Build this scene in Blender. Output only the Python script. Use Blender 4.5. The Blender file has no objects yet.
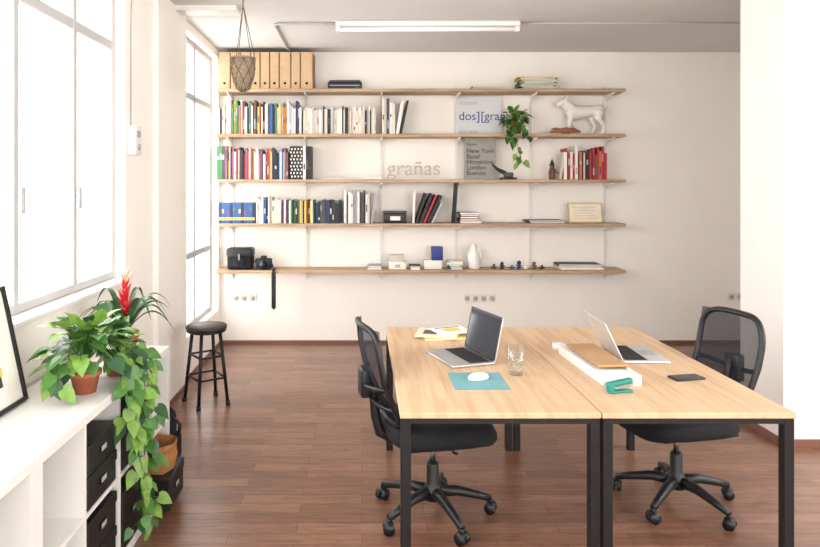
import bpy, bmesh, math, random
from mathutils import Vector, Matrix, Euler
R = random.Random(7)
sc = bpy.context.scene
sc.view_settings.view_transform = 'Standard'
sc.view_settings.exposure = 0.0

# ---------------------------------------------------------------- materials
def lin(c):
    o = []
    for v in c:
        v /= 255.0
        o.append(v/12.92 if v <= 0.04045 else ((v+0.055)/1.055)**2.4)
    return (o[0], o[1], o[2], 1.0)

MATS = {}
def mat(name, rgb, rough=0.6, metal=0.0, var=0.06, nscale=14.0, bump=0.0, alpha=1.0, trans=0.0, stretch=(1, 1, 1), spec=None):
    if name in MATS: return MATS[name]
    m = bpy.data.materials.new(name); m.use_nodes = True
    nt = m.node_tree; N = nt.nodes; L = nt.links
    p = N['Principled BSDF']
    c = lin(rgb)
    tc = N.new('ShaderNodeTexCoord'); mp = N.new('ShaderNodeMapping'); mp.inputs['Scale'].default_value = stretch
    no = N.new('ShaderNodeTexNoise'); no.inputs['Scale'].default_value = nscale; no.inputs['Detail'].default_value = 4
    L.new(tc.outputs['Object'], mp.inputs['Vector']); L.new(mp.outputs['Vector'], no.inputs['Vector'])
    cr = N.new('ShaderNodeValToRGB')
    cr.color_ramp.elements[0].position = 0.3; cr.color_ramp.elements[1].position = 0.7
    cr.color_ramp.elements[0].color = tuple(max(0, v*(1-var)) for v in c[:3])+(1,)
    cr.color_ramp.elements[1].color = tuple(min(1, v*(1+var)) for v in c[:3])+(1,)
    L.new(no.outputs['Fac'], cr.inputs['Fac']); L.new(cr.outputs['Color'], p.inputs['Base Color'])
    p.inputs['Roughness'].default_value = rough; p.inputs['Metallic'].default_value = metal
    p.inputs['Alpha'].default_value = alpha
    if trans: p.inputs['Transmission Weight'].default_value = trans
    if spec is not None: p.inputs['Specular IOR Level'].default_value = spec
    if bump:
        b = N.new('ShaderNodeBump'); b.inputs['Strength'].default_value = bump; b.inputs['Distance'].default_value = 0.01
        L.new(no.outputs['Fac'], b.inputs['Height']); L.new(b.outputs['Normal'], p.inputs['Normal'])
    MATS[name] = m
    return m

def wood_mat(name, a, b, along='Y', scale=3.0, rough=0.45):
    if name in MATS: return MATS[name]
    m = bpy.data.materials.new(name); m.use_nodes = True
    nt = m.node_tree; N = nt.nodes; L = nt.links; p = N['Principled BSDF']
    tc = N.new('ShaderNodeTexCoord'); mp = N.new('ShaderNodeMapping')
    mp.inputs['Scale'].default_value = (14, 1, 6) if along == 'Y' else (1, 14, 14)
    n1 = N.new('ShaderNodeTexNoise'); n1.inputs['Scale'].default_value = scale; n1.inputs['Detail'].default_value = 8; n1.inputs['Distortion'].default_value = 0.6
    L.new(tc.outputs['Object'], mp.inputs['Vector']); L.new(mp.outputs['Vector'], n1.inputs['Vector'])
    cr = N.new('ShaderNodeValToRGB'); e = cr.color_ramp.elements
    e[0].position = 0.33; e[0].color = lin(b); e[1].position = 0.6; e[1].color = lin(a)
    L.new(n1.outputs['Fac'], cr.inputs['Fac']); L.new(cr.outputs['Color'], p.inputs['Base Color'])
    p.inputs['Roughness'].default_value = rough
    MATS[name] = m
    return m

def floor_mat():
    m = bpy.data.materials.new('laminate_floor'); m.use_nodes = True
    nt = m.node_tree; N = nt.nodes; L = nt.links; p = N['Principled BSDF']
    tc = N.new('ShaderNodeTexCoord')
    br = N.new('ShaderNodeTexBrick'); br.inputs['Scale'].default_value = 1
    br.inputs['Brick Width'].default_value = 0.62; br.inputs['Row Height'].default_value = 0.095
    br.inputs['Mortar Size'].default_value = 0.0014; br.inputs['Color1'].default_value = lin((148, 109, 88))
    br.inputs['Color2'].default_value = lin((120, 84, 67)); br.inputs['Mortar'].default_value = lin((80, 55, 44))
    br.inputs['Bias'].default_value = 0.1
    L.new(tc.outputs['Object'], br.inputs['Vector'])
    mp = N.new('ShaderNodeMapping'); mp.inputs['Scale'].default_value = (2.0, 16, 1)
    no = N.new('ShaderNodeTexNoise'); no.inputs['Scale'].default_value = 2.4; no.inputs['Detail'].default_value = 9; no.inputs['Distortion'].default_value = 1.0
    L.new(tc.outputs['Object'], mp.inputs['Vector']); L.new(mp.outputs['Vector'], no.inputs['Vector'])
    cr = N.new('ShaderNodeValToRGB'); e = cr.color_ramp.elements
    e[0].position = 0.3; e[0].color = (0.58, 0.54, 0.52, 1); e[1].position = 0.62; e[1].color = (1.1, 1.08, 1.05, 1)
    L.new(no.outputs['Fac'], cr.inputs['Fac'])
    mx = N.new('ShaderNodeMixRGB'); mx.blend_type = 'MULTIPLY'; mx.inputs['Fac'].default_value = 0.85
    L.new(br.outputs['Color'], mx.inputs['Color1']); L.new(cr.outputs['Color'], mx.inputs['Color2'])
    L.new(mx.outputs['Color'], p.inputs['Base Color']); p.inputs['Roughness'].default_value = 0.28
    p.inputs['Specular IOR Level'].default_value = 0.6
    bp = N.new('ShaderNodeBump'); bp.inputs['Strength'].default_value = 0.2; bp.inputs['Distance'].default_value = 0.003
    L.new(no.outputs['Fac'], bp.inputs['Height']); L.new(bp.outputs['Normal'], p.inputs['Normal'])
    return m

def thin_glass(name, edge, tint=(1, 1, 1, 1)):
    m = bpy.data.materials.new(name); m.use_nodes = True
    nt = m.node_tree; N = nt.nodes; L = nt.links
    N.remove(N['Principled BSDF']); out = N['Material Output']
    t = N.new('ShaderNodeBsdfTransparent'); t.inputs['Color'].default_value = tint
    g = N.new('ShaderNodeBsdfGlossy'); g.inputs['Roughness'].default_value = 0.03
    mx = N.new('ShaderNodeMixShader'); mx.inputs['Fac'].default_value = 0.04
    if edge:
        lw = N.new('ShaderNodeLayerWeight'); lw.inputs['Blend'].default_value = .3
        mr = N.new('ShaderNodeMapRange'); mr.inputs['To Min'].default_value = .04; mr.inputs['To Max'].default_value = edge
        L.new(lw.outputs['Facing'], mr.inputs['Value']); L.new(mr.outputs['Result'], mx.inputs['Fac'])
    L.new(t.outputs[0], mx.inputs[1]); L.new(g.outputs[0], mx.inputs[2]); L.new(mx.outputs[0], out.inputs['Surface'])
    return m

WALL = mat('wall_paint', (247, 242, 235), 0.8, var=0.012, nscale=3, bump=0.04)
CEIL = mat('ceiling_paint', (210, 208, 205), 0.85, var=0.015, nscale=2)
COLP = mat('column_paint', (240, 236, 231), 0.8, var=0.012, nscale=4, bump=0.15)
WHITE = mat('white_lacquer', (232, 230, 226), 0.35, var=0.01)
WFR = mat('white_window_paint', (186, 185, 184), 0.5, var=0.02)
BLK = mat('black_plastic', (22, 23, 26), 0.45, var=0.1)
BLKM = mat('black_metal', (19, 19, 21), 0.45, metal=0.2, var=0.08)
FABR = mat('black_fabric', (16, 18, 25), 0.9, var=0.2, nscale=180, bump=0.3)
MESH = mat('chair_mesh', (24, 28, 40), 0.8, var=0.15, nscale=200, alpha=0.78)
CHROME = mat('chrome', (190, 190, 192), 0.2, metal=1.0, var=0.02)
ALU = mat('aluminium', (196, 197, 199), 0.3, metal=0.75, var=0.02)
SCR = mat('screen_glass', (36, 42, 54), 0.08, var=0.05)
TEAL = mat('teal_plastic', (24, 130, 118), 0.4)
PADT = mat('teal_pad', (108, 160, 166), 0.7)
PAPER = mat('paper', (234, 230, 221), 0.8, var=0.02)
CARD = mat('cardboard', (194, 165, 130), 0.8, var=0.06)
KRAFT = mat('kraft_paper', (170, 118, 72), 0.85, var=0.12, bump=0.2)
DARK = mat('dark_gap', (35, 30, 28), 0.9)
TERRA = mat('terracotta', (168, 96, 66), 0.8, var=0.1, bump=0.1)
SOIL = mat('soil', (60, 44, 34), 1.0, var=0.3, nscale=60)
G1 = mat('leaf_green_light', (114, 152, 64), 0.42, var=0.22, nscale=30)
G2 = mat('leaf_green_mid', (70, 118, 50), 0.4, var=0.22, nscale=30)
G3 = mat('leaf_green_dark', (38, 78, 44), 0.4, var=0.2, nscale=30)
REDF = mat('bromeliad_red', (190, 38, 46), 0.45, var=0.15)
PINKF = mat('bromeliad_tip', (224, 182, 150), 0.5, var=0.1)
TABLE = wood_mat('oak_tabletop', (212, 181, 147), (192, 158, 122), 'Y', 2.2, 0.42)
SHELFW = wood_mat('shelf_wood', (190, 162, 132), (152, 124, 97), 'X', 2.0, 0.6)
SEATW = wood_mat('stool_seat_wood', (64, 56, 56), (38, 34, 36), 'X', 3.0, 0.5)
BASEB = mat('baseboard_brown', (126, 88, 74), 0.6)
GLASS = thin_glass('clear_glass', 0.55, (.97, .98, .98, 1))
WPANE = thin_glass('window_glass', 0)
SCULP = mat('sculpture_white', (232, 228, 220), 0.6, var=0.02)
ROPE = mat('rope', (100, 84, 66), 0.9, var=0.2, nscale=90)
WICK = mat('wicker', (140, 124, 104), 0.85, var=0.25, nscale=70, bump=0.4)
YEL = mat('yellow_print', (220, 196, 84), 0.6)

PAL = [mat('book_%d' % i, c, 0.6, var=0.05) for i, c in enumerate([
    (234, 230, 222), (236, 232, 228), (200, 190, 178), (38, 38, 44), (76, 74, 80), (172, 48, 50), (204, 104, 66),
    (54, 92, 148), (220, 192, 76), (70, 130, 78), (142, 88, 116), (168, 168, 174), (112, 82, 64), (224, 214, 194), (34, 54, 96), (212, 160, 158)])]
P_MIX = [0, 1, 2, 0, 11, 13, 3, 4, 5, 6, 7, 8, 9, 10, 0, 12, 13, 1, 2, 14, 7, 9]
P_LIGHT = [0, 1, 2, 13, 0, 1, 11, 13, 2, 3, 7]
P_RED = [5, 0, 5, 3, 6, 1, 5, 12, 11]

# ---------------------------------------------------------------- mesh builder
class B:
    def __init__(s, name):
        s.name = name; s.v = []; s.f = []; s.mi = []; s.sm = []; s.mats = []; s.M = Matrix.Identity(4)
    def _m(s, m):
        if m not in s.mats: s.mats.append(m)
        return s.mats.index(m)
    def merge(s, src):
        o = len(s.v); s.v += src.v; s.f += [[i+o for i in f] for f in src.f]; s.sm += src.sm
        s.mi += [s._m(src.mats[i]) for i in src.mi]
    def add(s, vs, fs, m, M=None, smooth=False, fm=None):
        o = len(s.v); T = s.M @ M if M is not None else s.M
        s.v += [tuple(T @ Vector(v)) for v in vs]
        k = s._m(m)
        for i, f in enumerate(fs):
            s.f.append([o+j for j in f]); s.sm.append(smooth)
            s.mi.append(s._m(fm[i]) if fm and fm.get(i) else k)
    def box(s, lo, hi, m, M=None, top=None):
        x0, y0, z0 = lo; x1, y1, z1 = hi
        vs = [(x0,y0,z0),(x1,y0,z0),(x1,y1,z0),(x0,y1,z0),(x0,y0,z1),(x1,y0,z1),(x1,y1,z1),(x0,y1,z1)]
        fs = [(3,2,1,0),(4,5,6,7),(0,1,5,4),(1,2,6,5),(2,3,7,6),(3,0,4,7)]
        s.add(vs, fs, m, M, False, {1: top} if top else None)
    def rbox(s, lo, hi, m, bev=0.01, seg=2, M=None):
        bm = bmesh.new(); bmesh.ops.create_cube(bm, size=1)
        c = [(a+b)/2 for a, b in zip(lo, hi)]; d = [b-a for a, b in zip(lo, hi)]
        for v in bm.verts: v.co = Vector((v.co.x*d[0]+c[0], v.co.y*d[1]+c[1], v.co.z*d[2]+c[2]))
        bmesh.ops.bevel(bm, geom=list(bm.edges), offset=min(bev, min(d)*0.49), segments=seg, profile=0.5, affect='EDGES')
        bm.verts.index_update()
        s.add([v.co[:] for v in bm.verts], [[v.index for v in f.verts] for f in bm.faces], m, M, seg > 1)
        bm.free()
    def lathe(s, prof, m, c=(0,0,0), seg=24, M=None, smooth=True):
        vs = []; fs = []
        for r, z in prof:
            for i in range(seg):
                a = 2*math.pi*i/seg; vs.append((c[0]+r*math.cos(a), c[1]+r*math.sin(a), c[2]+z))
        for j in range(len(prof)-1):
            for i in range(seg):
                k = (i+1) % seg
                fs.append((j*seg+i, j*seg+k, (j+1)*seg+k, (j+1)*seg+i))
        fs.append(tuple(reversed(range(seg)))); fs.append(tuple((len(prof)-1)*seg+i for i in range(seg)))
        s.add(vs, fs, m, M, smooth)
    def cyl(s, p0, p1, r, m, r2=None, seg=16, M=None):
        s.tube([p0, p1], [r, r2 if r2 is not None else r], m, seg, M)
    def tube(s, pts, r, m, seg=8, M=None, closed=False):
        pts = [Vector(p) for p in pts]; n = len(pts)
        rr = r if isinstance(r, (list, tuple)) else [r]*n
        vs = []; fs = []; nrm = None
        for i, p in enumerate(pts):
            if closed: t = pts[(i+1) % n]-pts[i-1]
            else: t = pts[min(i+1, n-1)]-pts[max(i-1, 0)]
            if t.length < 1e-9: t = Vector((0,0,1))
            t.normalize()
            if nrm is None:
                a = Vector((0,0,1)) if abs(t.z) < 0.9 else Vector((1,0,0)); nrm = t.cross(a).normalized()
            nrm = (nrm - t*nrm.dot(t)).normalized(); b = t.cross(nrm)
            for k in range(seg):
                a = 2*math.pi*k/seg; vs.append((p+(nrm*math.cos(a)+b*math.sin(a))*rr[i])[:])
        for j in range(n if closed else n-1):
            q = (j+1) % n
            for k in range(seg):
                l = (k+1) % seg; fs.append((j*seg+k, j*seg+l, q*seg+l, q*seg+k))
        if not closed:
            fs.append(tuple(reversed(range(seg)))); fs.append(tuple((n-1)*seg+k for k in range(seg)))
        s.add(vs, fs, m, M, True)
    def ball(s, c, r, m, seg=14, M=None):
        rx, ry, rz = r if isinstance(r, (tuple, list)) else (r, r, r)
        vs = []; fs = []; n = seg//2+1
        for j in range(n+1):
            th = math.pi*j/n
            for i in range(seg):
                a = 2*math.pi*i/seg
                vs.append((c[0]+rx*math.sin(th)*math.cos(a), c[1]+ry*math.sin(th)*math.sin(a), c[2]+rz*math.cos(th)))
        for j in range(n):
            for i in range(seg):
                k = (i+1) % seg; fs.append((j*seg+k, j*seg+i, (j+1)*seg+i, (j+1)*seg+k))
        s.add(vs, fs, m, M, True)
    def leaf(s, p, d, up, Ln, W, m, droop=0.3, heart=True, n=7, fold=0.25):
        p = Vector(p); d = Vector(d).normalized(); up = Vector(up)
        side = d.cross(up)
        if side.length < 1e-4: side = d.cross(Vector((1, 0.2, 0)))
        side.normalize(); up = side.cross(d).normalized()
        vs = []; fs = []
        for i in range(n+1):
            t = i/n
            w = (math.sin(math.pi*min(1, (t*0.93+0.07))**0.62)) if heart else (math.sin(math.pi*(0.12+0.88*t)**0.8))
            w = max(0.0, w)*W/2
            c = p+d*Ln*t+Vector((0, 0, -1))*droop*Ln*t*t
            back = -d*Ln*0.10*(1-t)**4 if heart else Vector((0,0,0))
            vs += [(c-side*w+up*w*fold+back)[:], c[:], (c+side*w+up*w*fold+back)[:]]
        for i in range(n):
            a = i*3
            fs += [(a, a+1, a+4, a+3), (a+1, a+2, a+5, a+4)]
        s.add(vs, fs, m, None, True)
    def build(s, parent=None, mods=None):
        me = bpy.data.meshes.new(s.name); me.from_pydata(s.v, [], s.f)
        for m in s.mats: me.materials.append(m)
        me.polygons.foreach_set('material_index', s.mi); me.polygons.foreach_set('use_smooth', s.sm)
        me.update()
        o = bpy.data.objects.new(s.name, me); sc.collection.objects.link(o)
        if parent: o.parent = parent
        return o

def RZ(a): return Matrix.Rotation(math.radians(a), 4, 'Z')
def RX(a): return Matrix.Rotation(math.radians(a), 4, 'X')
def RY(a): return Matrix.Rotation(math.radians(a), 4, 'Y')
def T(x, y, z): return Matrix.Translation((x, y, z))

def text(name, body, loc, size, m, parent=None, depth=0.001, rot=(math.pi/2, 0, 0), align='LEFT', spacing=1.0):
    c = bpy.data.curves.new(name, 'FONT'); c.body = body; c.size = size; c.extrude = depth; c.align_x = align
    c.space_line = spacing; c.materials.append(m)
    o = bpy.data.objects.new(name, c); sc.collection.objects.link(o); o.location = loc; o.rotation_euler = rot
    if parent: o.parent = parent
    return o

# ---------------------------------------------------------------- room
YB, YR, XL, XR, HC = 6.70, -2.6, -1.46, 4.2, 3.0
b = B('floor'); b.box((XL-.25, YR-.2, -.1), (XR+.2, YB+.2, 0), floor_mat()); b.build()
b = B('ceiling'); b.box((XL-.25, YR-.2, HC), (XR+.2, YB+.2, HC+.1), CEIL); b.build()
b = B('wall_back'); b.box((XL-.25, YB, 0), (XR+.2, YB+.2, HC), WALL); b.build()
fill_openings = [(-2.2, 0.5, .8, 2.9), (0.8, 3.5, .8, 2.9)]  # unseen right-wall openings, added to brighten the left wall and pier
b = B('wall_right'); yc = YR
for (y0, y1, z0, z1) in fill_openings:
    b.box((XR, yc, 0), (XR+.2, y0, HC), WALL); b.box((XR, y0, 0), (XR+.2, y1, z0), WALL); b.box((XR, y0, z1), (XR+.2, y1, HC), WALL); yc = y1
b.box((XR, yc, 0), (XR+.2, YB, HC), WALL); b.build()
# left wall with openings (y0,y1,z0,z1)
ops = [(-2.3, -0.1, 1.03, 2.9), (0.2, 4.0, 1.03, 2.9), (5.30, 6.6, 0.36, 2.92)]  # first opening is out of view, added for lighting
b = B('wall_left'); yc = YR
for (y0, y1, z0, z1) in ops:
    b.box((XL-.22, yc, 0), (XL, y0, HC), WALL)
    b.box((XL-.22, y0, 0), (XL, y1, z0), WALL); b.box((XL-.22, y0, z1), (XL, y1, HC), WALL)
    yc = y1
b.box((XL-.22, yc, 0), (XL, YB, HC), WALL)
b.box((XL, 4.55, 0), (XL+.035, 5.28, HC), WALL)
b.build()
b = B('wall_rear')  # two unseen openings behind the camera, added for frontal light
b.box((XL-.2, YR-.2, 0), (XR, YR, 0.8), WALL); b.box((XL-.2, YR-.2, 2.85), (XR, YR, HC), WALL)
b.box((XL-.2, YR-.2, 0.8), (-.9, YR, 2.85), WALL); b.box((3.8, YR-.2, 0.8), (XR, YR, 2.85), WALL)
b.box((1.3, YR-.2, 0.8), (1.6, YR, 2.85), WALL); b.build()
b = B('wall_partition'); b.box((2.62, 4.04, 0), (XR, 4.50, HC), COLP); b.build()
b = B('baseboard_back'); b.box((XL, YB-.012, 0), (XR, YB, .03), BASEB); b.build()
b = B('baseboard_partition'); b.box((2.608, 4.028, 0), (XR, 4.04, .05), BASEB); b.box((2.608, 4.04, 0), (2.62, 4.5, .05), BASEB); b.build()
b = B('baseboard_left'); b.box((XL, 3.5, 0), (XL+.012, 4.55, .03), BASEB); b.box((XL+.035, 4.55, 0), (XL+.047, 5.28, .03), BASEB); b.box((XL, 5.28, 0), (XL+.012, 6.69, .03), BASEB); b.build()
b = B('trim_ceiling_beam'); b.box((XL+.035, 4.95, 2.965), (-.96, 5.12, 3.0), WHITE); b.build()

def window(name, y0, y1, z0, z1, mull, trans, xg=XL-.09, w=.045):
    b = B(name)
    def V(y, ww=w): b.rbox((xg-.03, y-ww/2, z0), (xg+.03, y+ww/2, z1), WFR, .006, 1)
    def H(z, ww=w): b.rbox((xg-.028, y0, z-ww/2), (xg+.028, y1, z+ww/2), WFR, .006, 1)
    V(y0+w/2); V(y1-w/2)
    for m_ in mull: V(m_, .05)
    H(z0+w/2); H(z1-w/2)
    for t_ in trans: H(t_, .06)
    b.box((xg-.003, y0, z0), (xg+.003, y1, z1), WPANE)
    return b
b = window('window_1', 0.2, 4.0, 1.06, 2.9, [0.95, 1.6, 2.22, 2.86, 3.45], [2.48])
b.rbox((XL-.12, 0.2, 1.031), (XL+.03, 4.0, 1.06), WHITE, .006, 1)
for yy in (2.90, 3.41, 3.49):
    b.rbox((XL-.058, yy-.01, 1.5), (XL-.045, yy+.01, 1.62), PAL[11], .003, 1)
b.build()
b = window('window_2', 5.30, 6.6, 0.36, 2.92, [5.95], [2.42, 1.0], xg=XL-.10); b.build()
b = window('window_3', -2.3, -0.1, 1.06, 2.9, [-1.55, -.8], [2.48]); b.build()  # out-of-view window added to bring in more light
for i, (y0, y1, z0, z1) in enumerate(fill_openings):
    window('window_%d' % (4+i), y0, y1, z0, z1, [(2*y0+y1)/3, (y0+2*y1)/3], [2.4], xg=XR+.1).build()  # unseen windows added as fill for the left side

# ---------------------------------------------------------------- ceiling fixtures
b = B('fluorescent_ceiling_lamp')
b.rbox((-.22, 5.40, 2.955), (1.32, 5.50, 3.0), WHITE, .01)
b.cyl((-.19, 5.45, 2.935), (1.29, 5.45, 2.935), .018, mat('tube_glass', (250, 250, 248), .3))
b.rbox((-.22, 5.425, 2.915), (-.185, 5.475, 2.957), WHITE, .005); b.rbox((1.285, 5.425, 2.915), (1.32, 5.475, 2.957), WHITE, .005)
b.build()
b = B('electrical_conduit')
b.tube([(-.22, 5.47, 2.985), (-.70, 5.47, 2.985), (-.74, 5.5, 2.985), (-.74, 6.5, 2.985), (-.74, 6.68, 2.96), (-.74, 6.685, 2.6)], .011, mat('conduit_grey', (186, 182, 178), .5))
b.tube([(1.32, 5.47, 2.992), (XR, 5.47, 2.992)], .006, MATS['conduit_grey'])
b.build()

# ---------------------------------------------------------------- wall shelving
ZS = [2.565, 2.12, 1.67, 1.235, 0.775]   # shelf centre heights
ZT = [z+.015 for z in ZS]
b = B('bookshelf')
for z in ZS: b.rbox((-1.44, 6.40, z-.015), (2.60, 6.68, z+.015), SHELFW, .003, 1)
for x in (-1.33, -.567, .196, .969, 1.732, 2.495):
    b.box((x-.013, 6.682, .66), (x+.013, 6.699, 2.64), WHITE)
    for k in range(66):
        b.box((x-.004, 6.680, .68+k*.029), (x+.004, 6.683, .694+k*.029), PAL[2])
    for z in ZS:
        vs = []
        for dx in (-.006, .006):
            vs += [(x+dx, 6.685, z-.016), (x+dx, 6.43, z-.016), (x+dx, 6.43, z-.030), (x+dx, 6.60, z-.05), (x+dx, 6.685, z-.10)]
        b.add(vs, [(0,1,2,3,4), (9,8,7,6,5), (0,5,6,1), (1,6,7,2), (2,7,8,3), (3,8,9,4), (4,9,5,0)], WHITE)
b.build()

# ---------------------------------------------------------------- books
def book(b, x, w, h, z, dep, m, yf=6.44, lean=0, label=None):
    M = T(x, yf, z) @ RY(lean)
    b.box((0, 0, 0), (w, dep, h), m, M)
    b.box((w*.12, .004, h), (w*.88, dep-.004, h+.0008), PAPER, M)
    if label is not None and w > .014:
        b.box((w*.22, -.0008, h*label), (w*.78, 0, h*(label+R.uniform(.08, .3))), R.choice([PAPER, PAL[2], PAL[4], PAL[11], PAL[12]]), M)
def row(name, x0, x1, zt, h0, h1, pal, wmin=.012, wmax=.034):
    b = B(name); x = x0
    while x < x1-wmin:
        w = min(R.uniform(wmin, wmax), x1-x)
        book(b, x, w-.0015, R.uniform(h0, h1), zt+.0005, R.uniform(.17, .22), PAL[R.choice(pal)], 6.43+R.uniform(0, .03), 0, R.choice([None, None, .55, .15, .4]))
        x += w
    return b
b = row('row_of_books', -1.44, -.60, ZT[1], .25, .34, P_MIX, .010, .026)
b.merge(row('t', -.585, .14, ZT[1], .23, .29, P_LIGHT+P_MIX[:8], .012, .032))
b.merge(row('t', .20, .33, ZT[1], .30, .36, [0, 4, 1, 12, 13], .02, .035))
book(b, .335, .03, .33, ZT[1]+.005, .2, PAL[0], lean=9); book(b, .375, .02, .34, ZT[1]+.005, .2, PAL[3], lean=12)
b.build()
b = row('row_of_books', -1.33, -.72, ZT[2], .25, .33, P_MIX, .010, .026)
for k in range(4): book(b, -1.44+k*.027, .025, .33, ZT[2], .22, PAL[9] if k < 2 else PAL[[4, 10][k-2]], label=.6)
for k in range(4): book(b, -.715+k*.032, .03, .33, ZT[2], .22, PAL[3])
for k in range(4):
    for j in range(9):
        b.box((-.715+k*.032+(.003 if j % 2 else .014), 6.438, ZT[2]+.02+j*.034), (-.715+k*.032+(.016 if j % 2 else .027), 6.44, ZT[2]+.038+j*.034), PAPER)
for k in range(3): book(b, -.585+k*.028, .026, .33, ZT[2], .22, PAL[[0, 3, 3][k]], label=.3)
b.build()
b = row('row_of_books', 2.0, 2.44, ZT[2], .24, .34, P_RED, .012, .030)
book(b, 1.955, .022, .26, ZT[2]+.004, .2, PAL[2], lean=9)
b.build()
b = row('row_of_books', -1.05, -.80, ZT[3], .20, .27, P_LIGHT, .012, .026)
for s_ in (row('t', -.80, -.46, ZT[3], .22, .24, [8, 8, 3, 0, 5, 10, 9, 3], .012, .02),
           row('t', -.46, -.20, ZT[3], .20, .24, [3, 4, 4, 14, 3], .014, .034),
           row('t', -.18, .09, ZT[3], .28, .33, [0, 3, 1, 11, 0, 2, 4], .014, .03)):
    b.merge(s_)
book(b, .085, .018, .30, ZT[3]+.002, .2, PAL[11], lean=7)
b.build()
b = B('leaning_binders')
for k, (xx, w, h, ln, mi_) in enumerate([(.50, .02, .31, 2, 0), (.53, .022, .31, 18, 3), (.565, .03, .31, 22, 3), (.605, .022, .30, 24, 5), (.64, .03, .30, 26, 3), (.685, .02, .22, 26, 11)]):
    book(b, xx, w, h, ZT[3]+.0005+w*math.sin(math.radians(ln)), .2, PAL[mi_], lean=ln)
b.build()
b = B('black_portfolio'); book(b, .91, .012, .40, ZT[3]+.001, .22, PAL[3], yf=6.42, lean=4); b.build()
b = B('comic_book_set'); xx = -1.42
for k in range(13):
    book(b, xx, .026, .205, ZT[3], .16, PAL[7] if k % 4 else PAL[14], yf=6.45)
    b.box((xx+.002, 6.449, ZT[3]+.03), (xx+.024, 6.45, ZT[3]+.06), YEL)
    if k % 2: b.box((xx+.004, 6.449, ZT[3]+.08+.02*(k % 3)), (xx+.022, 6.45, ZT[3]+.12+.02*(k % 3)), PAL[[5, 8, 9][k % 3]])
    xx += .0275
b.build()

# magazine files on top shelf
b = B('magazine_files'); xx = -1.42
for k, w in enumerate([.12, .10, .10, .095, .095, .095, .115, .095, .125]):
    z = ZT[0]
    h = .37
    b.rbox((xx, 6.45, z), (xx+w-.012, 6.67, z+h), CARD, .003, 1)
    b.box((xx+.004, 6.46, z+h), (xx+w-.016, 6.66, z+h+.001), DARK)
    b.cyl((xx+w/2-.006, 6.452, z+.06), (xx+w/2-.006, 6.4485, z+.06), .013, DARK)
    b.box((xx+w-.012, 6.47, z), (xx+w-.001, 6.66, z+h-.01), mat('cardboard_dark', (150, 112, 78), .8))
    xx += w
b.build()
b = B('document_scanner'); b.rbox((-.34, 6.44, ZT[0]), (.0, 6.66, ZT[0]+.075), BLK, .010, 3); b.rbox((-.325, 6.45, ZT[0]+.074), (-.015, 6.65, ZT[0]+.092), PAL[4], .006)
b.box((-.32, 6.4385, ZT[0]+.034), (-.02, 6.4405, ZT[0]+.042), PAL[11]); b.rbox((-.07, 6.436, ZT[0]+.012), (-.03, 6.441, ZT[0]+.026), PAL[4], .002, 1); b.build()
def pile(name, x0, x1, zt, n, pal, th=(.006, .016), jit=.02, dep=.2, yf=6.43):
    b = B(name); z = zt+.0005
    for k in range(n):
        t = R.uniform(*th); jx = R.uniform(-jit, jit); M = T((x0+x1)/2+jx, yf+dep/2+.01, z) @ RZ(R.uniform(-5, 5))
        w = (x1-x0)/2-R.uniform(0, .03)
        b.box((-w, -dep/2, 0), (w, dep/2, t*.95), PAL[R.choice(pal)], M)
        b.box((-w+.003, -dep/2-.001, t*.2), (w-.003, -dep/2, t*.75), PAPER, M)
        z += t
    return b.build()
pile('magazine_pile', 1.56, 1.94, ZT[0], 14, [8, 9, 2, 12, 9, 12], (.006, .014), .035)
pile('magazine_pile', 1.06, 1.50, ZT[0], 3, [9, 2, 12], (.008, .014))
pile('magazine_pile', .05, .40, ZT[0], 1, [0, 2], (.006, .01))
pile('book_pile', .96, 1.19, ZT[3], 5, [3, 5, 4, 11, 7], (.016, .026), .008)
pile('flat_folders', 1.64, 2.02, ZT[3], 2, [3, 4], (.012, .018))
pile('book_pile', 1.96, 2.40, ZT[4], 3, [0, 3, 11, 0], (.014, .022))
pile('paper_pile', -.02, .20, ZT[2], 2, [0, 2, 3], (.006, .012))
pile('paper_pile', -.42, -.16, ZT[2], 1, [3, 0], (.006, .012))
b = B('black_storage_case'); b.rbox((.22, 6.44, ZT[3]), (.44, 6.62, ZT[3]+.10), BLK, .008); b.rbox((.215, 6.435, ZT[3]+.1), (.445, 6.625, ZT[3]+.12), PAL[4], .005)
b.box((.28, 6.437, ZT[3]+.03), (.38, 6.44, ZT[3]+.07), PAPER); b.build()

# framed typographic signs
b = B('framed_logo_sign'); z = ZT[1]
b.box((.97, 6.66, z), (1.43, 6.675, z+.40), mat('sign_white', (214, 216, 220), .6, var=.01)); b.box((.965, 6.655, z), (.97, 6.677, z+.405), PAL[0])
ob = b.build(); text('lettering', 'dos][grapas', (.99, 6.658, z+.16), .125, mat('ink_blue', (50, 72, 140), .6), ob, .0006)
for k in range(4): text('small_print', 'grapas grapas grapas grapas', (1.0, 6.658, z+.34-.018*k if k < 2 else z+.08-.018*k), .016, mat('ink_grey', (140, 140, 145), .6), ob, .0004)
b = B('typographic_poster'); z = ZT[2]
b.box((1.04, 6.60, z), (1.36, 6.615, z+.42), mat('poster_grey', (158, 156, 153), .7)); ob = b.build()
text('lettering', 'New York\nBasel\nHiroshima\nLondon\nBuenos', (1.06, 6.598, z+.27), .066, mat('ink_dark', (30, 30, 32), .6), ob, .0006, spacing=.85)
text('headline', 'Forma', (1.06, 6.598, z+.345), .04, MATS['ink_dark'], ob, .0006)
b = B('lettering_stand'); b.box((.24, 6.49, ZT[2]), (.80, 6.53, ZT[2]+.006), PAPER); ob = b.build()
text('lettering', 'gra\u00f1as', (.25, 6.50, ZT[2]+.045), .21, mat('letter_grey', (180, 171, 160), .6), ob, .008)
b = B('framed_print'); M = T(2.07, 6.50, ZT[3]+.003) @ RX(-10)
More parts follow.
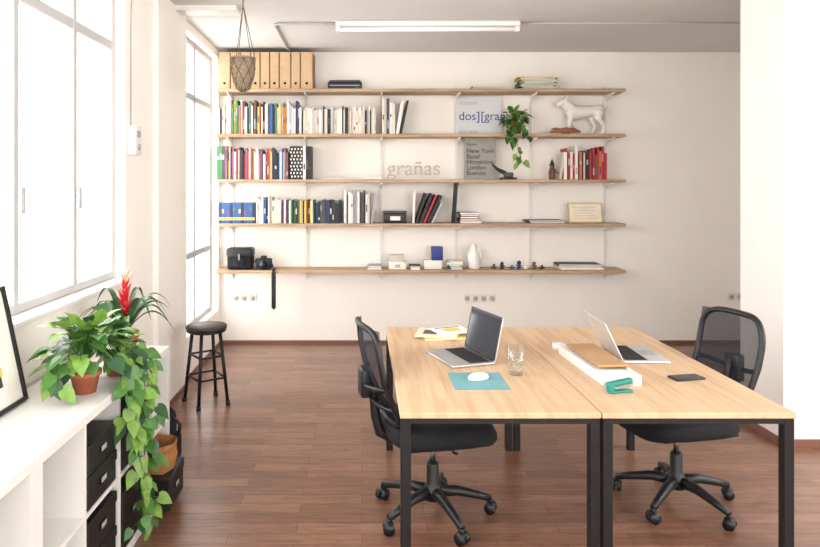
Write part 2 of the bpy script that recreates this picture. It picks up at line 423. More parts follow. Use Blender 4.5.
b.box((0, 0, 0), (.34, .015, .20), mat('frame_tan', (196, 170, 130), .6), M); b.box((.012, -.001, .012), (.328, 0, .188), mat('print_cream', (232, 220, 196), .7), M)
for k in range(5): b.box((.05, -.0018, .04+k*.027), (.29-.02*(k % 3), -.001, .046+k*.027), PAL[2], M)
b.build()

# camera bag, camera with strap
b = B('camera_bag'); z = ZT[4]
b.rbox((-1.34, 6.43, z), (-1.09, 6.60, z+.19), FABR, .03, 3); b.rbox((-1.345, 6.42, z+.12), (-1.085, 6.61, z+.215), BLK, .025, 3)
b.rbox((-1.27, 6.405, z+.03), (-1.16, 6.44, z+.12), FABR, .015, 2); b.box((-1.22, 6.403, z+.10), (-1.205, 6.42, z+.16), CHROME); b.build()
b = B('photo_camera')
b.rbox((-1.06, 6.46, z), (-.90, 6.53, z+.11), BLK, .015, 2); b.rbox((-1.01, 6.46, z+.10), (-.95, 6.52, z+.135), BLK, .01, 2)
b.cyl((-.98, 6.47, z+.055), (-.98, 6.405, z+.055), .038, BLKM, seg=20); b.cyl((-.98, 6.404, z+.055), (-.98, 6.402, z+.055), .028, SCR, seg=20)
st = [(-.905, 6.45, z+.09), (-.88, 6.43, z+.03), (-.875, 6.385, z+.005), (-.873, 6.375, z-.15), (-.873, 6.375, z-.36), (-.865, 6.375, z-.38), (-.857, 6.375, z-.36), (-.855, 6.375, z-.1), (-.86, 6.385, z+.005), (-.86, 6.44, z+.02)]
for a, c in zip(st, st[1:]):
    b.tube([a, c], .008, BLK, 6)
b.rbox((-.888, 6.368, z-.37), (-.845, 6.384, z-.02), BLK, .004, 1)
b.tube([(-1.05, 6.46, z+.1), (-1.08, 6.42, z+.06), (-1.06, 6.41, z+.02), (-.97, 6.41, z+.008), (-.90, 6.43, z+.012)], .006, BLK, 6)
b.build()
pile('paper_pile', .05, .20, ZT[4], 2, [0, 11], (.016, .024), .005)
b = B('small_white_boxes'); b.rbox((.27, 6.46, z), (.44, 6.60, z+.075), PAPER, .004); b.rbox((.28, 6.47, z+.076), (.42, 6.60, z+.14), PAL[2], .004); b.box((.33, 6.458, z+.02), (.38, 6.46, z+.05), PAL[11]); b.build()
pile('book_pile', .46, .60, z, 2, [3, 0], (.014, .02), .004)
b = B('product_box_blue'); b.rbox((.62, 6.50, z), (.80, 6.62, z+.085), PAPER, .003); b.rbox((.70, 6.50, z+.086), (.81, 6.60, z+.22), mat('royal_blue', (40, 56, 132), .5), .003); b.build()
pile('paper_pile', .85, 1.02, z, 5, [7, 0, 9, 0], (.014, .02), .006)
b = B('squeeze_bottle'); b.lathe([(.055, 0), (.062, .02), (.064, .13), (.055, .17), (.035, .20), (.03, .24), (.012, .255)], WHITE, (1.12, 6.52, z)); b.rbox((1.16, 6.50, z+.1), (1.20, 6.54, z+.19), WHITE, .012); b.build()
b = B('toy_figures')
for i, (x, c, h) in enumerate([(1.32, 4, .05), (1.40, 3, .07), (1.50, 7, .04), (1.57, 14, .08), (1.64, 0, .05), (1.72, 12, .07), (1.80, 3, .04)]):
    b.lathe([(.016, 0), (.02, h*.25), (.012, h*.6)], PAL[c], (x, 6.50, z), 12); b.ball((x, 6.50, z+h*.78), h*.28, PAL[c], 10)
    b.tube([(x-.03, 6.5, z+h*.45), (x, 6.5, z+h*.5), (x+.03, 6.5, z+h*.4)], .006, PAL[c], 6)
    b.ball((x-.012, 6.49, z+.0065), (.016, .02, .0065), PAL[c], 8)
b.build()
b = B('gnome_figurine'); z = ZT[2]
b.lathe([(.03, 0), (.034, .03), (.03, .09), (.018, .115)], PAL[12], (1.90, 6.50, z), 14); b.ball((1.90, 6.50, z+.128), .024, PAL[12]); b.lathe([(.026, 0), (.018, .03), (.002, .065)], PAL[3], (1.90, 6.50, z+.14), 14)
b.tube([(1.875, 6.48, z+.1), (1.86, 6.46, z+.06)], .009, PAL[12]); b.tube([(1.925, 6.48, z+.1), (1.94, 6.46, z+.06)], .009, PAL[12]); b.build()
b = B('desk_clock_toy'); b.rbox((1.38, 6.45, z), (1.54, 6.55, z+.02), BLK, .006)
b.tube([(1.30, 6.50, z+.15), (1.36, 6.50, z+.10), (1.42, 6.50, z+.07), (1.48, 6.50, z+.02)], [.008, .016, .022, .025], BLK, 8); b.rbox((1.42, 6.47, z+.02), (1.51, 6.53, z+.07), PAL[4], .01); b.build()
b = B('driftwood_piece'); z = ZT[1]
b.tube([(1.86, 6.43, z+.018), (1.93, 6.43, z+.03), (2.02, 6.44, z+.04), (2.10, 6.43, z+.035), (2.16, 6.43, z+.02)], [.012, .018, .028, .024, .01], mat('driftwood', (140, 92, 66), .8, var=.2), 8)
b.tube([(1.98, 6.44, z+.04), (1.92, 6.45, z+.055), (1.88, 6.45, z+.05)], [.014, .01, .006], MATS['driftwood'], 8)
b.ball((2.02, 6.44, z+.016), (.06, .02, .0155), MATS['driftwood'], 10); b.build()

# dog sculpture (walking, head left)
b = B('dog_sculpture'); X0 = 2.23; Yd = 6.57; z = ZT[1]; DS = 1.08
def dp(x, y, h): return (X0+x*DS, Yd+y, z+h*1.0)
b.tube([dp(-.16, 0, .24), dp(-.10, 0, .225), dp(.02, 0, .235), dp(.10, 0, .245), dp(.155, 0, .25), dp(.18, 0, .24)], [.052, .080, .066, .055, .062, .035], SCULP, 14)
b.tube([dp(-.12, 0, .27), dp(-.155, 0, .315), dp(-.175, 0, .335)], [.062, .05, .045], SCULP, 12)
b.ball(dp(-.18, 0, .33), (.05, .042, .042), SCULP)
b.tube([dp(-.19, 0, .33), dp(-.225, 0, .31), dp(-.25, 0, .297)], [.040, .032, .024], SCULP, 10)
for sy in (-1, 1):
    b.tube([dp(-.165, sy*.024, .355), dp(-.155, sy*.034, .38), dp(-.145, sy*.036, .405)], [.020, .015, .004], SCULP, 8)
b.tube([dp(-.11, -.036, .23), dp(-.135, -.04, .13), dp(-.14, -.04, .07), dp(-.15, -.04, .018)], [.042, .027, .020, .018], SCULP, 10)
b.tube([dp(-.10, .036, .23), dp(-.08, .04, .13), dp(-.055, .04, .07), dp(-.06, .04, .018)], [.042, .027, .020, .018], SCULP, 10)
b.tube([dp(.14, -.034, .24), dp(.13, -.04, .16), dp(.185, -.04, .09), dp(.18, -.04, .018)], [.052, .036, .020, .018], SCULP, 10)
b.tube([dp(.14, .034, .24), dp(.09, .04, .16), dp(.125, .04, .09), dp(.105, .04, .018)], [.052, .036, .020, .018], SCULP, 10)
for fx, fy in ((-.16, -.04), (-.07, .04), (.17, -.04), (.095, .04)): b.ball(dp(fx, fy, .015), (.028, .019, .015), SCULP, 10)
b.tube([dp(.165, 0, .26), dp(.205, 0, .28), dp(.22, 0, .32), dp(.20, 0, .36)], [.022, .016, .013, .007], SCULP, 8)
o = b.build()
rm = o.modifiers.new('Remesh', 'REMESH'); rm.mode = 'VOXEL'; rm.voxel_size = .006; rm.use_smooth_shade = True
sm = o.modifiers.new('Smooth', 'SMOOTH'); sm.iterations = 5; sm.factor = .5

# ---------------------------------------------------------------- plants
def pot(b, c, r, h, m=TERRA):
    b.lathe([(r*.72, 0), (r*.95, h*.78), (r*1.08, h*.79), (r*1.1, h), (r*.98, h), (r*.95, h*.88), (0.001, h*.88)], m, c, 24)
    b.lathe([(r*.93, h*.87), (0.001, h*.9)], SOIL, c, 20)
def rv(a=1): return Vector((R.uniform(-a, a), R.uniform(-a, a), R.uniform(-a, a)))
def bushy(b, c, n, rad, hgt, L=(.06, .1), spread=1.0, zmin=-9):
    c = Vector(c)
    for i in range(n):
        a = R.uniform(0, 2*math.pi); e = R.uniform(-.35, 1.25)
        d = Vector((math.cos(a)*math.cos(e), math.sin(a)*math.cos(e), math.sin(e)))
        rr = R.uniform(.45, 1.0)
        q = c+Vector((d.x*rad*rr, d.y*rad*rr, d.z*hgt*rr))
        mid = c+(q-c)*.5+Vector((0, 0, .04))
        b.tube([c+Vector((0, 0, -.05)), mid, q], .0018, G2, 5)
        ld = (d+Vector((0, 0, -.35))+rv(.3)); l = R.uniform(*L)
        b.leaf(q, ld, Vector((0, 0, 1))+d*.4+rv(.3), l, l*.86, R.choice([G1, G2, G1, G2, G3]), droop=R.uniform(.1, .45))
def vine(b, pts, n, L=(.045, .075), out=Vector((1, -.8, 0))):
    pts = [Vector(p) for p in pts]
    b.tube(pts, .0025, G2, 6)
    for i in range(n):
        t = (i+.3)/n*(len(pts)-1); k = min(int(t), len(pts)-2); p = pts[k].lerp(pts[k+1], t-k)
        d = out*R.uniform(.1, 1)+Vector((R.uniform(-.7, .7), R.uniform(-.9, .9), R.uniform(-1.0, .3)))
        q = p+d.normalized()*R.uniform(.015, .065)
        b.tube([p, q], .0015, G2, 5); l = R.uniform(*L)
        b.leaf(q, d+Vector((0, 0, -.5))+rv(.4), out+Vector((0, 0, .6))+rv(.6), l, l*.86, R.choice([G1, G2, G1, G3, G2]), droop=.25)

b = B('potted_pothos'); UT = .771
pot(b, (-1.15, 2.70, UT), .060, .09)
bushy(b, (-1.15, 2.70, UT+.17), 100, .165, .17, (.055, .088))
for k in range(2):
    vine(b, [(-1.15, 2.7, UT+.1), (-1.24+.03*k, 2.6-.03*k, UT+.15), (-1.24+.05*k, 2.52-.02*k, UT+.08)], 6)
pot(b, (-1.12, 2.95, UT), .05, .09)
bushy(b, (-1.10, 2.94, UT+.10), 30, .10, .09, (.05, .08))
vine(b, [(-1.12, 2.94, UT+.11), (-1.06, 2.95, UT+.12), (-1.0, 2.93, UT+.03), (-.985, 2.92, .62), (-.98, 2.93, .42), (-.975, 2.93, .24), (-.97, 2.95, .08)], 46)
vine(b, [(-1.12, 2.94, UT+.11), (-1.05, 2.88, UT+.12), (-.995, 2.80, UT+.02), (-.985, 2.82, .62), (-.98, 2.84, .48), (-.975, 2.87, .3), (-.97, 2.87, .14)], 36)
vine(b, [(-1.12, 2.84, UT+.11), (-1.05, 2.78, UT+.11), (-.995, 2.74, UT+.02), (-.985, 2.74, .68), (-.98, 2.77, .58)], 20)
vine(b, [(-1.12, 2.94, UT+.11), (-1.06, 3.0, UT+.11), (-1.0, 3.02, UT+.02), (-.985, 3.01, .60), (-.98, 2.99, .40)], 22)
b.build()
b = B('potted_bromeliad'); c0 = Vector((-1.19, 3.27, UT))
pot(b, c0, .062, .12)
def strap(b, base, a, L, w, rise, drop, m, n=12):
    pts = []
    for i in range(n+1):
        t = i/n; r = L*t
        pts.append(Vector((base.x+math.cos(a)*r, base.y+math.sin(a)*r, base.z+rise*math.sin(math.pi*min(1, t*.85))-drop*t*t)))
    vs = []; fs = []; s_ = Vector((-math.sin(a), math.cos(a), 0))
    for i, p in enumerate(pts):
        t = i/n; ww = w/2*(1-t**2.2)*(.75+.5*min(1, t*3)*.5)
        vs += [(p-s_*ww+Vector((0, 0, ww*.5)))[:], p[:], (p+s_*ww+Vector((0, 0, ww*.5)))[:]]
    for i in range(n): q = i*3; fs += [(q, q+1, q+4, q+3), (q+1, q+2, q+5, q+4)]
    b.add(vs, fs, m, None, True)
for i in range(18):
    a = i*2.399+.3; L = R.uniform(.22, .31)
    if math.cos(a) < -.5: L = min(L, .24/abs(math.cos(a)))
    strap(b, c0+Vector((0, 0, .11)), a, L, .036, R.uniform(.12, .2), R.uniform(-.04, .08), R.choice([G3, G2, G3]))
b.tube([c0+Vector((0, 0, .1)), c0+Vector((0, 0, .34))], .010, REDF)
for k in range(18):
    a = k*2.399; hz = .15+.011*k; L = .13-.003*k
    base = c0+Vector((0, 0, hz)); sp_ = .95-.04*k; d = Vector((math.cos(a)*sp_, math.sin(a)*sp_, 1))
    b.leaf(base, d, Vector((math.cos(a), math.sin(a), 0))*-1, L, .028, REDF, droop=-.0, heart=False, fold=.3)
for k in range(9):
    a = k*2.399; b.leaf(c0+Vector((0, 0, .34+.008*k)), Vector((math.cos(a)*.6, math.sin(a)*.6, 1)), Vector((-math.cos(a), -math.sin(a), 0)), .075, .012, PINKF if k > 1 else REDF, droop=0, heart=False)
b.build()
b = B('potted_ivy'); z = ZT[1]
pot(b, (1.53, 6.50, z), .075, .12)
bushy(b, (1.53, 6.49, z+.14), 56, .14, .13, (.05, .078))
vine(b, [(1.53, 6.48, z+.12), (1.50, 6.40, z+.10), (1.50, 6.36, z-.05), (1.54, 6.36, z-.18), (1.57, 6.36, z-.30)], 24, (.05, .075), out=Vector((0, -1, 0)))
vine(b, [(1.55, 6.48, z+.12), (1.60, 6.40, z+.08), (1.63, 6.36, z-.05)], 10, (.05, .075), out=Vector((0, -1, 0)))
vine(b, [(1.50, 6.48, z+.12), (1.44, 6.40, z+.10), (1.42, 6.36, z-.02), (1.45, 6.36, z-.10)], 10, (.05, .075), out=Vector((0, -1, 0)))
b.build()

# hanging basket
b = B('hanging_basket'); c = Vector((-.842, 4.60, 2.29))
prof = [(.012, 0), (.045, .02), (.07, .08), (.082, .15), (.085, .235), (.08, .235), (.075, .15), (.06, .07), (.001, .03)]
b.lathe(prof, WICK, c, 28)
def pr(t):
    z = .235*t
    for (r0, z0), (r1, z1) in zip(prof[:5], prof[1:5]):
        if z0 <= z <= z1: return r0+(r1-r0)*(z-z0)/(z1-z0), z
    return .085, z
for s_ in (-1, 1):
    for k in range(14):
        pts = []
        for i in range(13):
            t = i/12; r, z = pr(t); a = 2*math.pi*k/14+s_*t*1.5
            pts.append((c.x+(r+.001)*math.cos(a), c.y+(r+.001)*math.sin(a), c.z+z))
        b.tube(pts, .0035, WICK if k % 2 else ROPE, 5)
b.tube([(c.x+.086*math.cos(i*.2618), c.y+.086*math.sin(i*.2618), c.z+.236) for i in range(24)], .006, WICK, 6, closed=True)
for a in (.3, 2.4, 4.5, 5.6):
    b.tube([(c.x+.085*math.cos(a), c.y+.085*math.sin(a), c.z+.236), (c.x+.01*math.cos(a), c.y+.01*math.sin(a), 2.86), (c.x, c.y, 2.9)], .003, ROPE, 5)
b.tube([(c.x, c.y, 2.88), (c.x, c.y, 3.0)], .005, ROPE, 6)
b.build()

# ---------------------------------------------------------------- low shelving unit at left
b = B('low_cube_shelf_unit'); xf, xb = -1.03, -1.42
def carcass(y0, y1, n):
    t = .038
    b.rbox((xb, y0, .77-t), (xf, y1, .77), WHITE, .002, 1); b.rbox((xb, y0, 0), (xf, y1, t), WHITE, .002, 1)
    b.box((xb, y0, t), (xf, y0+t, .77-t), WHITE); b.box((xb, y1-t, t), (xf, y1, .77-t), WHITE)
    b.box((xb, y0+t, .377), (xf-.002, y1-t, .393), WHITE)
    for k in range(1, n):
        y = y0+t/2+(y1-y0-t)*k/n; b.box((xb, y-.008, t), (xf-.001, y+.008, .77-t), WHITE)
    b.box((xb, y0+t, t), (xb+.004, y1-t, .77-t), WHITE)
carcass(2.06, 3.48, 4); carcass(.60, 2.058, 4)
b.build()
def sbox(name, y0, y1, z0, z1, m=BLK, x0=-1.40, x1=-1.035):
    b = B(name); b.rbox((x0, y0, z0), (x1, y1, z1-.04), m, .004, 1); b.rbox((x0-.003, y0-.004, z1-.045), (x1+.004, y1+.004, z1), m, .004, 1)
    b.rbox((x1+.0, (y0+y1)/2-.03, (z0+z1)/2-.01), (x1+.006, (y0+y1)/2+.03, (z0+z1)/2+.02), BLKM, .002, 1); b.box((x1+.006, (y0+y1)/2-.024, (z0+z1)/2-.005), (x1+.0065, (y0+y1)/2+.024, (z0+z1)/2+.015), PAL[11]); b.build()
sbox('black_storage_box', 2.455, 2.735, .3935, .52); sbox('black_storage_box', 2.455, 2.735, .5215, .64)
sbox('black_storage_box', 2.455, 2.735, .0385, .20); sbox('black_storage_box', 2.455, 2.735, .2015, .345)
sbox('black_storage_box', 2.81, 3.08, .0385, .30); sbox('black_storage_box', 2.81, 3.08, .3935, .66)
sbox('black_storage_box', 3.16, 3.42, .0385, .20, x1=-.94)
b = B('kraft_paper_bag')
M = T(-1.045, 3.29, .2005)
n = 14; vs = []; fs = []
for j, (hz, sc_) in enumerate([(0, .95), (.05, 1.05), (.09, 1.0), (.12, 1.08), (.135, .98), (.10, .9), (.03, .85)]):
    for i in range(n):
        a = 2*math.pi*i/n; q = .10*sc_*(1/max(abs(math.cos(a)), abs(math.sin(a))))**.6
        vs.append((q*math.cos(a)*.95+R.uniform(-.006, .006), q*math.sin(a)*.9+R.uniform(-.006, .006), hz+R.uniform(-.006, .006) if j else 0))
for j in range(6):
    for i in range(n): k = (i+1) % n; fs.append((j*n+i, j*n+k, (j+1)*n+k, (j+1)*n+i))
fs.append(tuple(reversed(range(n)))); fs.append(tuple(6*n+i for i in range(n)))
b.add(vs, fs, KRAFT, M); b.build()
b = B('black_rucksack'); b.rbox((-1.30, 3.60, 0), (-1.08, 3.84, .34), FABR, .06, 3); b.rbox((-1.12, 3.63, .04), (-1.05, 3.81, .20), FABR, .03, 3)
b.tube([(-1.2, 3.72, .33), (-1.17, 3.70, .40), (-1.12, 3.70, .41), (-1.09, 3.72, .33)], .012, BLK); b.tube([(-1.08, 3.72, .3), (-1.04, 3.72, .26), (-1.05, 3.72, .2)], .01, BLK); b.build()

# leaning picture frame
b = B('leaning_picture_frame'); M = T(-1.345, 2.10, .7745) @ RY(-12)
H_, W_ = .46, .50
b.box((-.012, 0, 0), (.0, W_, H_), PAPER, M)
for lo, hi in (((-.014, 0, 0), (.012, W_, .014)), ((-.014, 0, H_-.014), (.012, W_, H_)), ((-.014, 0, 0), (.012, .014, H_)), ((-.014, W_-.014, 0), (.012, W_, H_))): b.box(lo, hi, BLK, M)
b.box((0, .10, .09), (.001, W_-.13, H_-.12), mat('poster_dark', (60, 60, 64), .6), M); b.box((.001, .30, .13), (.002, W_-.12, .16), YEL, M)
b.build()

# thermostat & wall bits
b = B('wall_thermostat'); b.rbox((XL, 4.03, 1.82), (XL+.055, 4.15, 2.0), WHITE, .01); b.box((XL+.055, 4.06, 1.93), (XL+.057, 4.12, 1.97), PAL[11])
b.lathe([(.02, 0), (.018, .008)], PAL[11], (0, 0, 0), 14, T(XL+.055, 4.09, 1.87) @ RY(90)); b.tube([(XL+.006, 4.09, 2.0), (XL+.006, 4.09, 2.6), (XL+.006, 4.12, 3.0)], .004, WFR, 6); b.build()
b = B('wall_speaker'); b.rbox((XL, 6.61, 2.70), (XL+.09, 6.69, 2.88), WHITE, .01); b.cyl((XL+.045, 6.61, 2.79), (XL+.045, 6.606, 2.79), .028, PAL[11]); b.build()
def outlet(x, n, z=.42):
    b = B('wall_outlet'); b.rbox((x, 6.688, z), (x+.085*n, 6.6995, z+.085), WHITE, .003, 1)
    for k in range(n):
        cx = x+.085*(k+.5)
        b.cyl((cx, 6.6885, z+.0425), (cx, 6.686, z+.0425), .028, PAL[2], seg=18)
        for d in (-.01, .01): b.cyl((cx+d, 6.687, z+.0425), (cx+d, 6.685, z+.0425), .004, DARK, seg=8)
    b.build()
outlet(-1.34, 3, .425); outlet(1.04, 4, .42); outlet(3.76, 2, .44)

# ---------------------------------------------------------------- desks
def desk(x0, x1, y0=2.51, y1=4.03):
    b = B('office_desk')
    b.rbox((x0, y0, .727), (x1, y1, .75), TABLE, .0025, 1)
    t = .04
    for x in (x0+.003, x1-.003-t):
        for y in (y0+.004, y1-.004-t): b.rbox((x, y, 0), (x+t, y+t, .727), BLKM, .003, 1)
    for y in (y0+.006, y1-.006-.03): b.box((x0+.04, y, .705), (x1-.04, y+.03, .727), BLKM)
    for x in (x0+.006, x1-.006-.03): b.box((x, y0+.04, .705), (x+.03, y1-.04, .727), BLKM)
    b.build()
desk(.147, .925); desk(.929, 1.677)

# ---------------------------------------------------------------- office chairs
def chair(loc, yaw, phase, seatz=.455):
    b = B('office_chair'); b.M = T(loc[0], loc[1], 0) @ RZ(yaw)
    for k in range(5):
        a = math.radians(phase+72*k-yaw); ca, sa = math.cos(a), math.sin(a); r = .29
        pts = [(.02*ca, .02*sa, .115), (.12*ca, .12*sa, .115), (.22*ca, .22*sa, .092), (r*ca, r*sa, .072)]
        b.tube(pts, [.030, .025, .020, .017], BLK, 8)
        b.cyl((r*ca, r*sa, .07), (r*ca, r*sa, .045), .010, BLK)
        ta = a+1.1+k; tx, ty = math.cos(ta), math.sin(ta)
        for s_ in (-1, 1):
            cx, cy = r*ca+tx*.016*s_, r*sa+ty*.016*s_
            b.cyl((cx-tx*.010, cy-ty*.010, .0275), (cx+tx*.010, cy+ty*.010, .0275), .0275, BLK, seg=18)
        b.ball((r*ca, r*sa, .044), (.026, .026, .016), BLK, 10)
    b.lathe([(.045, .08), (.048, .13), (.035, .15), (.03, .16), (.03, .25), (.026, .26)], BLK)
    b.cyl((0, 0, .25), (0, 0, .38), .014, CHROME); b.lathe([(.022, 0), (.026, .06)], BLK, (0, 0, .32))
    b.rbox((-.10, -.07, seatz-.085), (.10, .07, seatz-.045), BLKM, .01)
    b.tube([(.04, -.07, seatz-.065), (.04, -.2, seatz-.07), (.04, -.235, seatz-.06)], .006, BLK)
    n = 36; vs = []; fs = []
    prof = [(.80, -.050), (.95, -.042), (1.0, -.018), (1.0, .010), (.95, .032), (.82, .042), (.5, .038), (.0, .034)]
    for s_, hz in prof:
        for i in range(n):
            a = 2*math.pi*i/n; c, s2 = math.cos(a), math.sin(a); e = 2/3.6
            x = .268*s_*math.copysign(abs(c)**e, c); y = .25*s_*math.copysign(abs(s2)**e, s2)
            z = hz-(max(0, x-.12)**2)*1.2
            vs.append((x+.02, y, seatz+z))
    for j in range(len(prof)-1):
        for i in range(n): k = (i+1) % n; fs.append((j*n+i, j*n+k, (j+1)*n+k, (j+1)*n+i))
    fs.append(tuple(reversed(range(n))))
    b.add(vs, fs, FABR, None, True)
    b.rbox((-.2, -.2, seatz-.058), (.22, .2, seatz-.038), BLK, .008)
    b.tube([(-.08, 0, seatz-.065), (-.2, 0, seatz-.06), (-.27, 0, seatz-.02), (-.29, 0, seatz+.06), (-.305, 0, seatz+.2), (-.335, 0, seatz+.3)], [.026, .026, .026, .024, .02, .016], BLK, 10)
    def S(u, v, off=0):
        hw = .215*(1-.08*(1-v)+.02*v-.10*(v**6))
        x = -.235-.135*v-.045*math.sin(math.pi*v)*.9+.045*u*u+off
        return (x, u*hw, seatz+.05+.46*v)
    nu, nv = 16, 18
    vs = [S(-1+2*i/nu, j/nv, .006) for j in range(nv+1) for i in range(nu+1)]
    fs = [(j*(nu+1)+i, j*(nu+1)+i+1, (j+1)*(nu+1)+i+1, (j+1)*(nu+1)+i) for j in range(nv) for i in range(nu)]
    b.add(vs, fs, MESH, None, True)
    loop = []
    m = 60
    for i in range(m):
        a = 2*math.pi*i/m; c, s2 = math.cos(a), math.sin(a); e = 2/5
        loop.append(S(math.copysign(abs(c)**e, c), .5+.5*math.copysign(abs(s2)**e, s2)))
    b.tube(loop, .015, BLK, 8, closed=True)
    vs = [S(-1+2*i/nu, .0+.22*j/4, .012) for j in range(5) for i in range(nu+1)]
    fs = [(j*(nu+1)+i, j*(nu+1)+i+1, (j+1)*(nu+1)+i+1, (j+1)*(nu+1)+i) for j in range(4) for i in range(nu)]
    b.add(vs, fs, FABR, None, True)
    b.tube([S(-1+2*i/10, .36+.06*abs(-1+2*i/10), -.03 if 0 < i < 10 else 0) for i in range(11)], .013, BLK, 8)
    b.tube([S(-1+2*i/10, .20, -.02 if 0 < i < 10 else 0) for i in range(11)], .012, BLK, 8)
    b.rbox((-.37, -.05, seatz+.16), (-.32, .05, seatz+.30), BLK, .012)
    return b.build()
chair((.35, 3.22), 12, 3, .45)
chair((1.615, 3.34), 192, 8, .45)

# ---------------------------------------------------------------- stool
b = B('bar_stool'); c = (-1.165, 4.87)
b.lathe([(.135, .555), (.15, .558), (.152, .575), (.145, .582), (.001, .582)], SEATW, (c[0], c[1], 0), 28)
b.tube([(c[0]+.135*math.cos(i*.3142), c[1]+.135*math.sin(i*.3142), .545) for i in range(20)], .012, BLKM, 6, closed=True)
ang = [-95, -15, 80, 170]
for a in ang:
    a = math.radians(a); ca, sa = math.cos(a), math.sin(a)
    b.tube([(c[0]+.11*ca, c[1]+.11*sa, .55), (c[0]+.175*ca, c[1]+.175*sa, .01)], .013, BLKM, 8)
    b.cyl((c[0]+.176*ca, c[1]+.176*sa, 0), (c[0]+.175*ca, c[1]+.175*sa, .03), .017, BLK)
for zz, o in ((.2, .152), (.36, .133)):
    ps = [(c[0]+o*math.cos(math.radians(a)), c[1]+o*math.sin(math.radians(a)), zz) for a in ang]
    for k in range(4): b.tube([ps[k], ps[(k+1) % 4]], .008, BLKM, 6)
b.build()

# ---------------------------------------------------------------- desk items
TZ = .7505
def laptop(loc, yaw, lid, base=ALU, lh=.222):
    b = B('laptop'); b.M = T(loc[0], loc[1], TZ) @ RZ(yaw)   # hinge along +x edge
    b.rbox((-.115, -.165, .001), (.115, .165, .013), base, .004, 2)
    b.box((-.01, -.145, .0131), (.10, .145, .0136), BLK)
    for i in range(5):
        for j in range(14):
            b.box((-.006+i*.021, -.142+j*.0204, .0136), (.012+i*.021, -.142+j*.0204+.017, .0150), mat('key_black', (30, 30, 34), .5))
    b.box((-.10, -.05, .0131), (-.025, .05, .0134), mat('trackpad', (186, 187, 190), .35, metal=.5))
    b.cyl((.113, -.14, .012), (.113, .14, .012), .006, BLK, seg=10)
    M = T(.115, 0, .013) @ RY(lid)
    b.rbox((-.0005, -.165, 0), (.0055, .165, lh), base, .002, 1, M); b.box((-.0012, -.162, .004), (-.0005, .162, lh-.003), BLK, M); b.box((-.0016, -.15, .016), (-.0012, .15, lh-.016), SCR, M)
    return b.build()
laptop((.49, 3.30), 18, 12)
laptop((1.41, 3.36), 178, 26, mat('aluminium_light', (212, 212, 213), .35, metal=.5), .208)
b = B('mouse_pad'); b.rbox((.40, 2.79, TZ), (.64, 3.04, TZ+.003), PADT, .001, 1); b.build()
b = B('computer_mouse'); M = T(.525, 2.935, TZ+.0035) @ RZ(-70)
n = 20; vs = []; fs = []
for s_, hz in [(.93, 0), (1, .006), (.96, .014), (.8, .022), (.5, .027), (.0, .028)]:
    for i in range(n): a = 2*math.pi*i/n; vs.append((.029*s_*math.cos(a), .052*s_*math.sin(a), hz))
for j in range(5):
    for i in range(n): k = (i+1) % n; fs.append((j*n+i, j*n+k, (j+1)*n+k, (j+1)*n+i))
fs.append(tuple(reversed(range(n)))); b.add(vs, fs, WHITE, M, True); b.build()
b = B('drinking_glass'); b.lathe([(.030, 0), (.034, .004), (.038, .132), (.0355, .132), (.0325, .012), (.001, .010)], GLASS, (.715, 3.02, TZ), 32)
for k in range(5): b.tube([(.715+(.0355+.0007*k)*math.cos(i*.2618), 3.02+(.0355+.0007*k)*math.sin(i*.2618), TZ+.03+.02*k) for i in range(24)], .0012, GLASS, 5, closed=True)
b.build()
b = B('magazines_on_desk')
M = T(.47, 3.80, TZ) @ RZ(8); b.box((-.13, -.12, 0), (.13, .12, .012), PAL[8], M); b.box((-.129, -.121, .002), (.129, -.12, .010), PAPER, M)
M = T(.44, 3.78, TZ+.0125) @ RZ(-14); b.box((-.12, -.10, 0), (.12, .10, .012), PAL[13], M); b.box((-.08, -.06, .012), (.0, .04, .0125), PAL[4], M)
M = T(.52, 3.80, TZ+.0255) @ RZ(20); b.box((-.10, -.08, 0), (.10, .08, .010), PAL[1], M); b.box((-.05, -.04, .010), (.05, .03, .0105), YEL, M); b.box((-.08, .045, .010), (.08, .06, .0105), PAL[4], M); b.build()
b = B('paper_tray_with_notebook'); M = T(1.125, 3.12, TZ) @ RZ(3)
b.rbox((-.085, -.28, 0), (.085, .28, .004), WHITE, .001, 1, M)
for lo, hi in (((-.085, -.28, 0), (-.081, .28, .045)), ((.081, -.28, 0), (.085, .28, .045)), ((-.085, .276, 0), (.085, .28, .045)), ((-.085, -.28, 0), (.085, -.276, .030))): b.box(lo, hi, WHITE, M)
for k in range(6): b.box((-.078+.002*(k % 2), -.270-.002*(k % 3), .0045+k*.005), (.078, .27, .0090+k*.005), PAPER if k % 2 else PAL[2], M)
b.rbox((-.055, -.15, .046), (.09, .25, .058), mat('notebook_tan', (176, 138, 98), .7), .002, 1, M); b.build()
b = B('tape_roll'); 
b.lathe([(.022, 0), (.033, .001), (.033, .034), (.022, .035), (.021, .012)], WHITE, (1.05, 3.47, TZ), 24); b.build()
b = B('stapler'); M = T(1.095, 2.76, TZ) @ RZ(12)
b.rbox((-.055, -.016, 0), (.055, .016, .010), TEAL, .004, 2, M)
b.rbox((-.05, -.013, .012), (.062, .013, .024), CHROME, .003, 1, M @ T(-.05, 0, 0) @ RY(-8) @ T(.05, 0, 0))
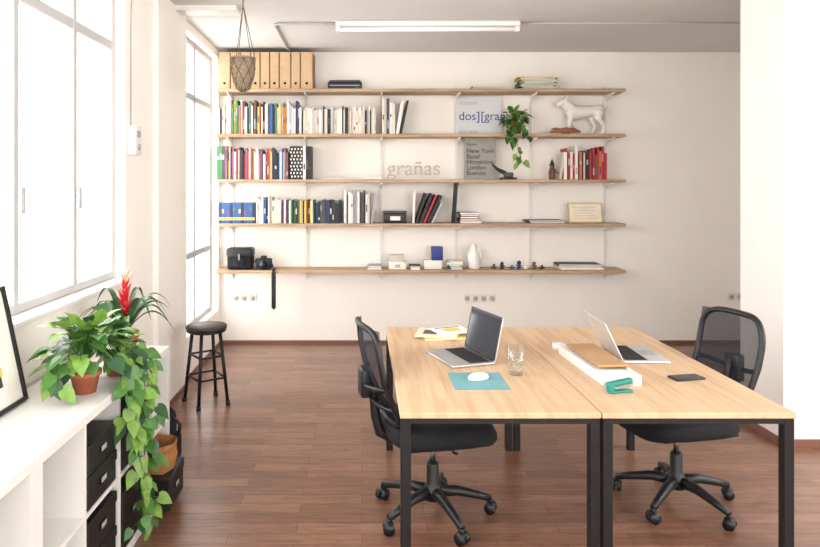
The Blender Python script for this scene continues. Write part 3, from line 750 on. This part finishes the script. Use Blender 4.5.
b.rbox((-.058, -.015, .024), (.062, .015, .044), TEAL, .008, 3, M @ T(-.05, 0, 0) @ RY(-8) @ T(.05, 0, 0))
b.rbox((-.058, -.015, .006), (-.03, .015, .036), TEAL, .005, 2, M); b.build()
b = B('smartphone'); M = T(1.475, 2.955, TZ) @ RZ(-78)
b.rbox((-.036, -.074, 0), (.036, .074, .009), BLK, .004, 2, M); b.box((-.032, -.07, .009), (.032, .07, .0095), SCR, M); b.build()

# ---------------------------------------------------------------- light
w = bpy.data.worlds.new('World'); sc.world = w; w.use_nodes = True
bg = w.node_tree.nodes['Background']; bg.inputs['Color'].default_value = (1.0, .985, .965, 1); bg.inputs['Strength'].default_value = 7.4
def portal(name, loc, rot, sx, sy):
    l = bpy.data.lights.new(name, 'AREA'); l.shape = 'RECTANGLE'; l.size = sx; l.size_y = sy; l.cycles.is_portal = True
    o = bpy.data.objects.new(name, l); sc.collection.objects.link(o); o.location = loc; o.rotation_euler = rot
for i, (y0, y1, z0, z1) in enumerate(ops):
    portal('daylight_portal_%d' % i, (XL-.24, (y0+y1)/2, (z0+z1)/2), (0, -math.pi/2, 0), z1-z0, y1-y0)
for i, (y0, y1, z0, z1) in enumerate(fill_openings):
    portal('daylight_portal_right_%d' % i, (XR+.22, (y0+y1)/2, (z0+z1)/2), (0, math.pi/2, 0), z1-z0, y1-y0)  # portals for the added right-wall openings
portal('daylight_portal_rear_a', (.2, YR-.22, 1.825), (math.pi/2, 0, 0), 2.2, 2.05)  # rear portals serve the openings added for frontal light
portal('daylight_portal_rear_b', (2.7, YR-.22, 1.825), (math.pi/2, 0, 0), 2.2, 2.05)

# ---------------------------------------------------------------- camera
cd = bpy.data.cameras.new('camera'); cam = bpy.data.objects.new('camera', cd); sc.collection.objects.link(cam)
cam.location = (0, 0, 1.63); cam.rotation_euler = (math.pi/2, 0, 0)
cd.sensor_width = 36; cd.lens = 650/820*36; cd.shift_x = (410-362)/820; cd.shift_y = -(273.5-185)/820
cd.clip_start = .05
sc.camera = cam
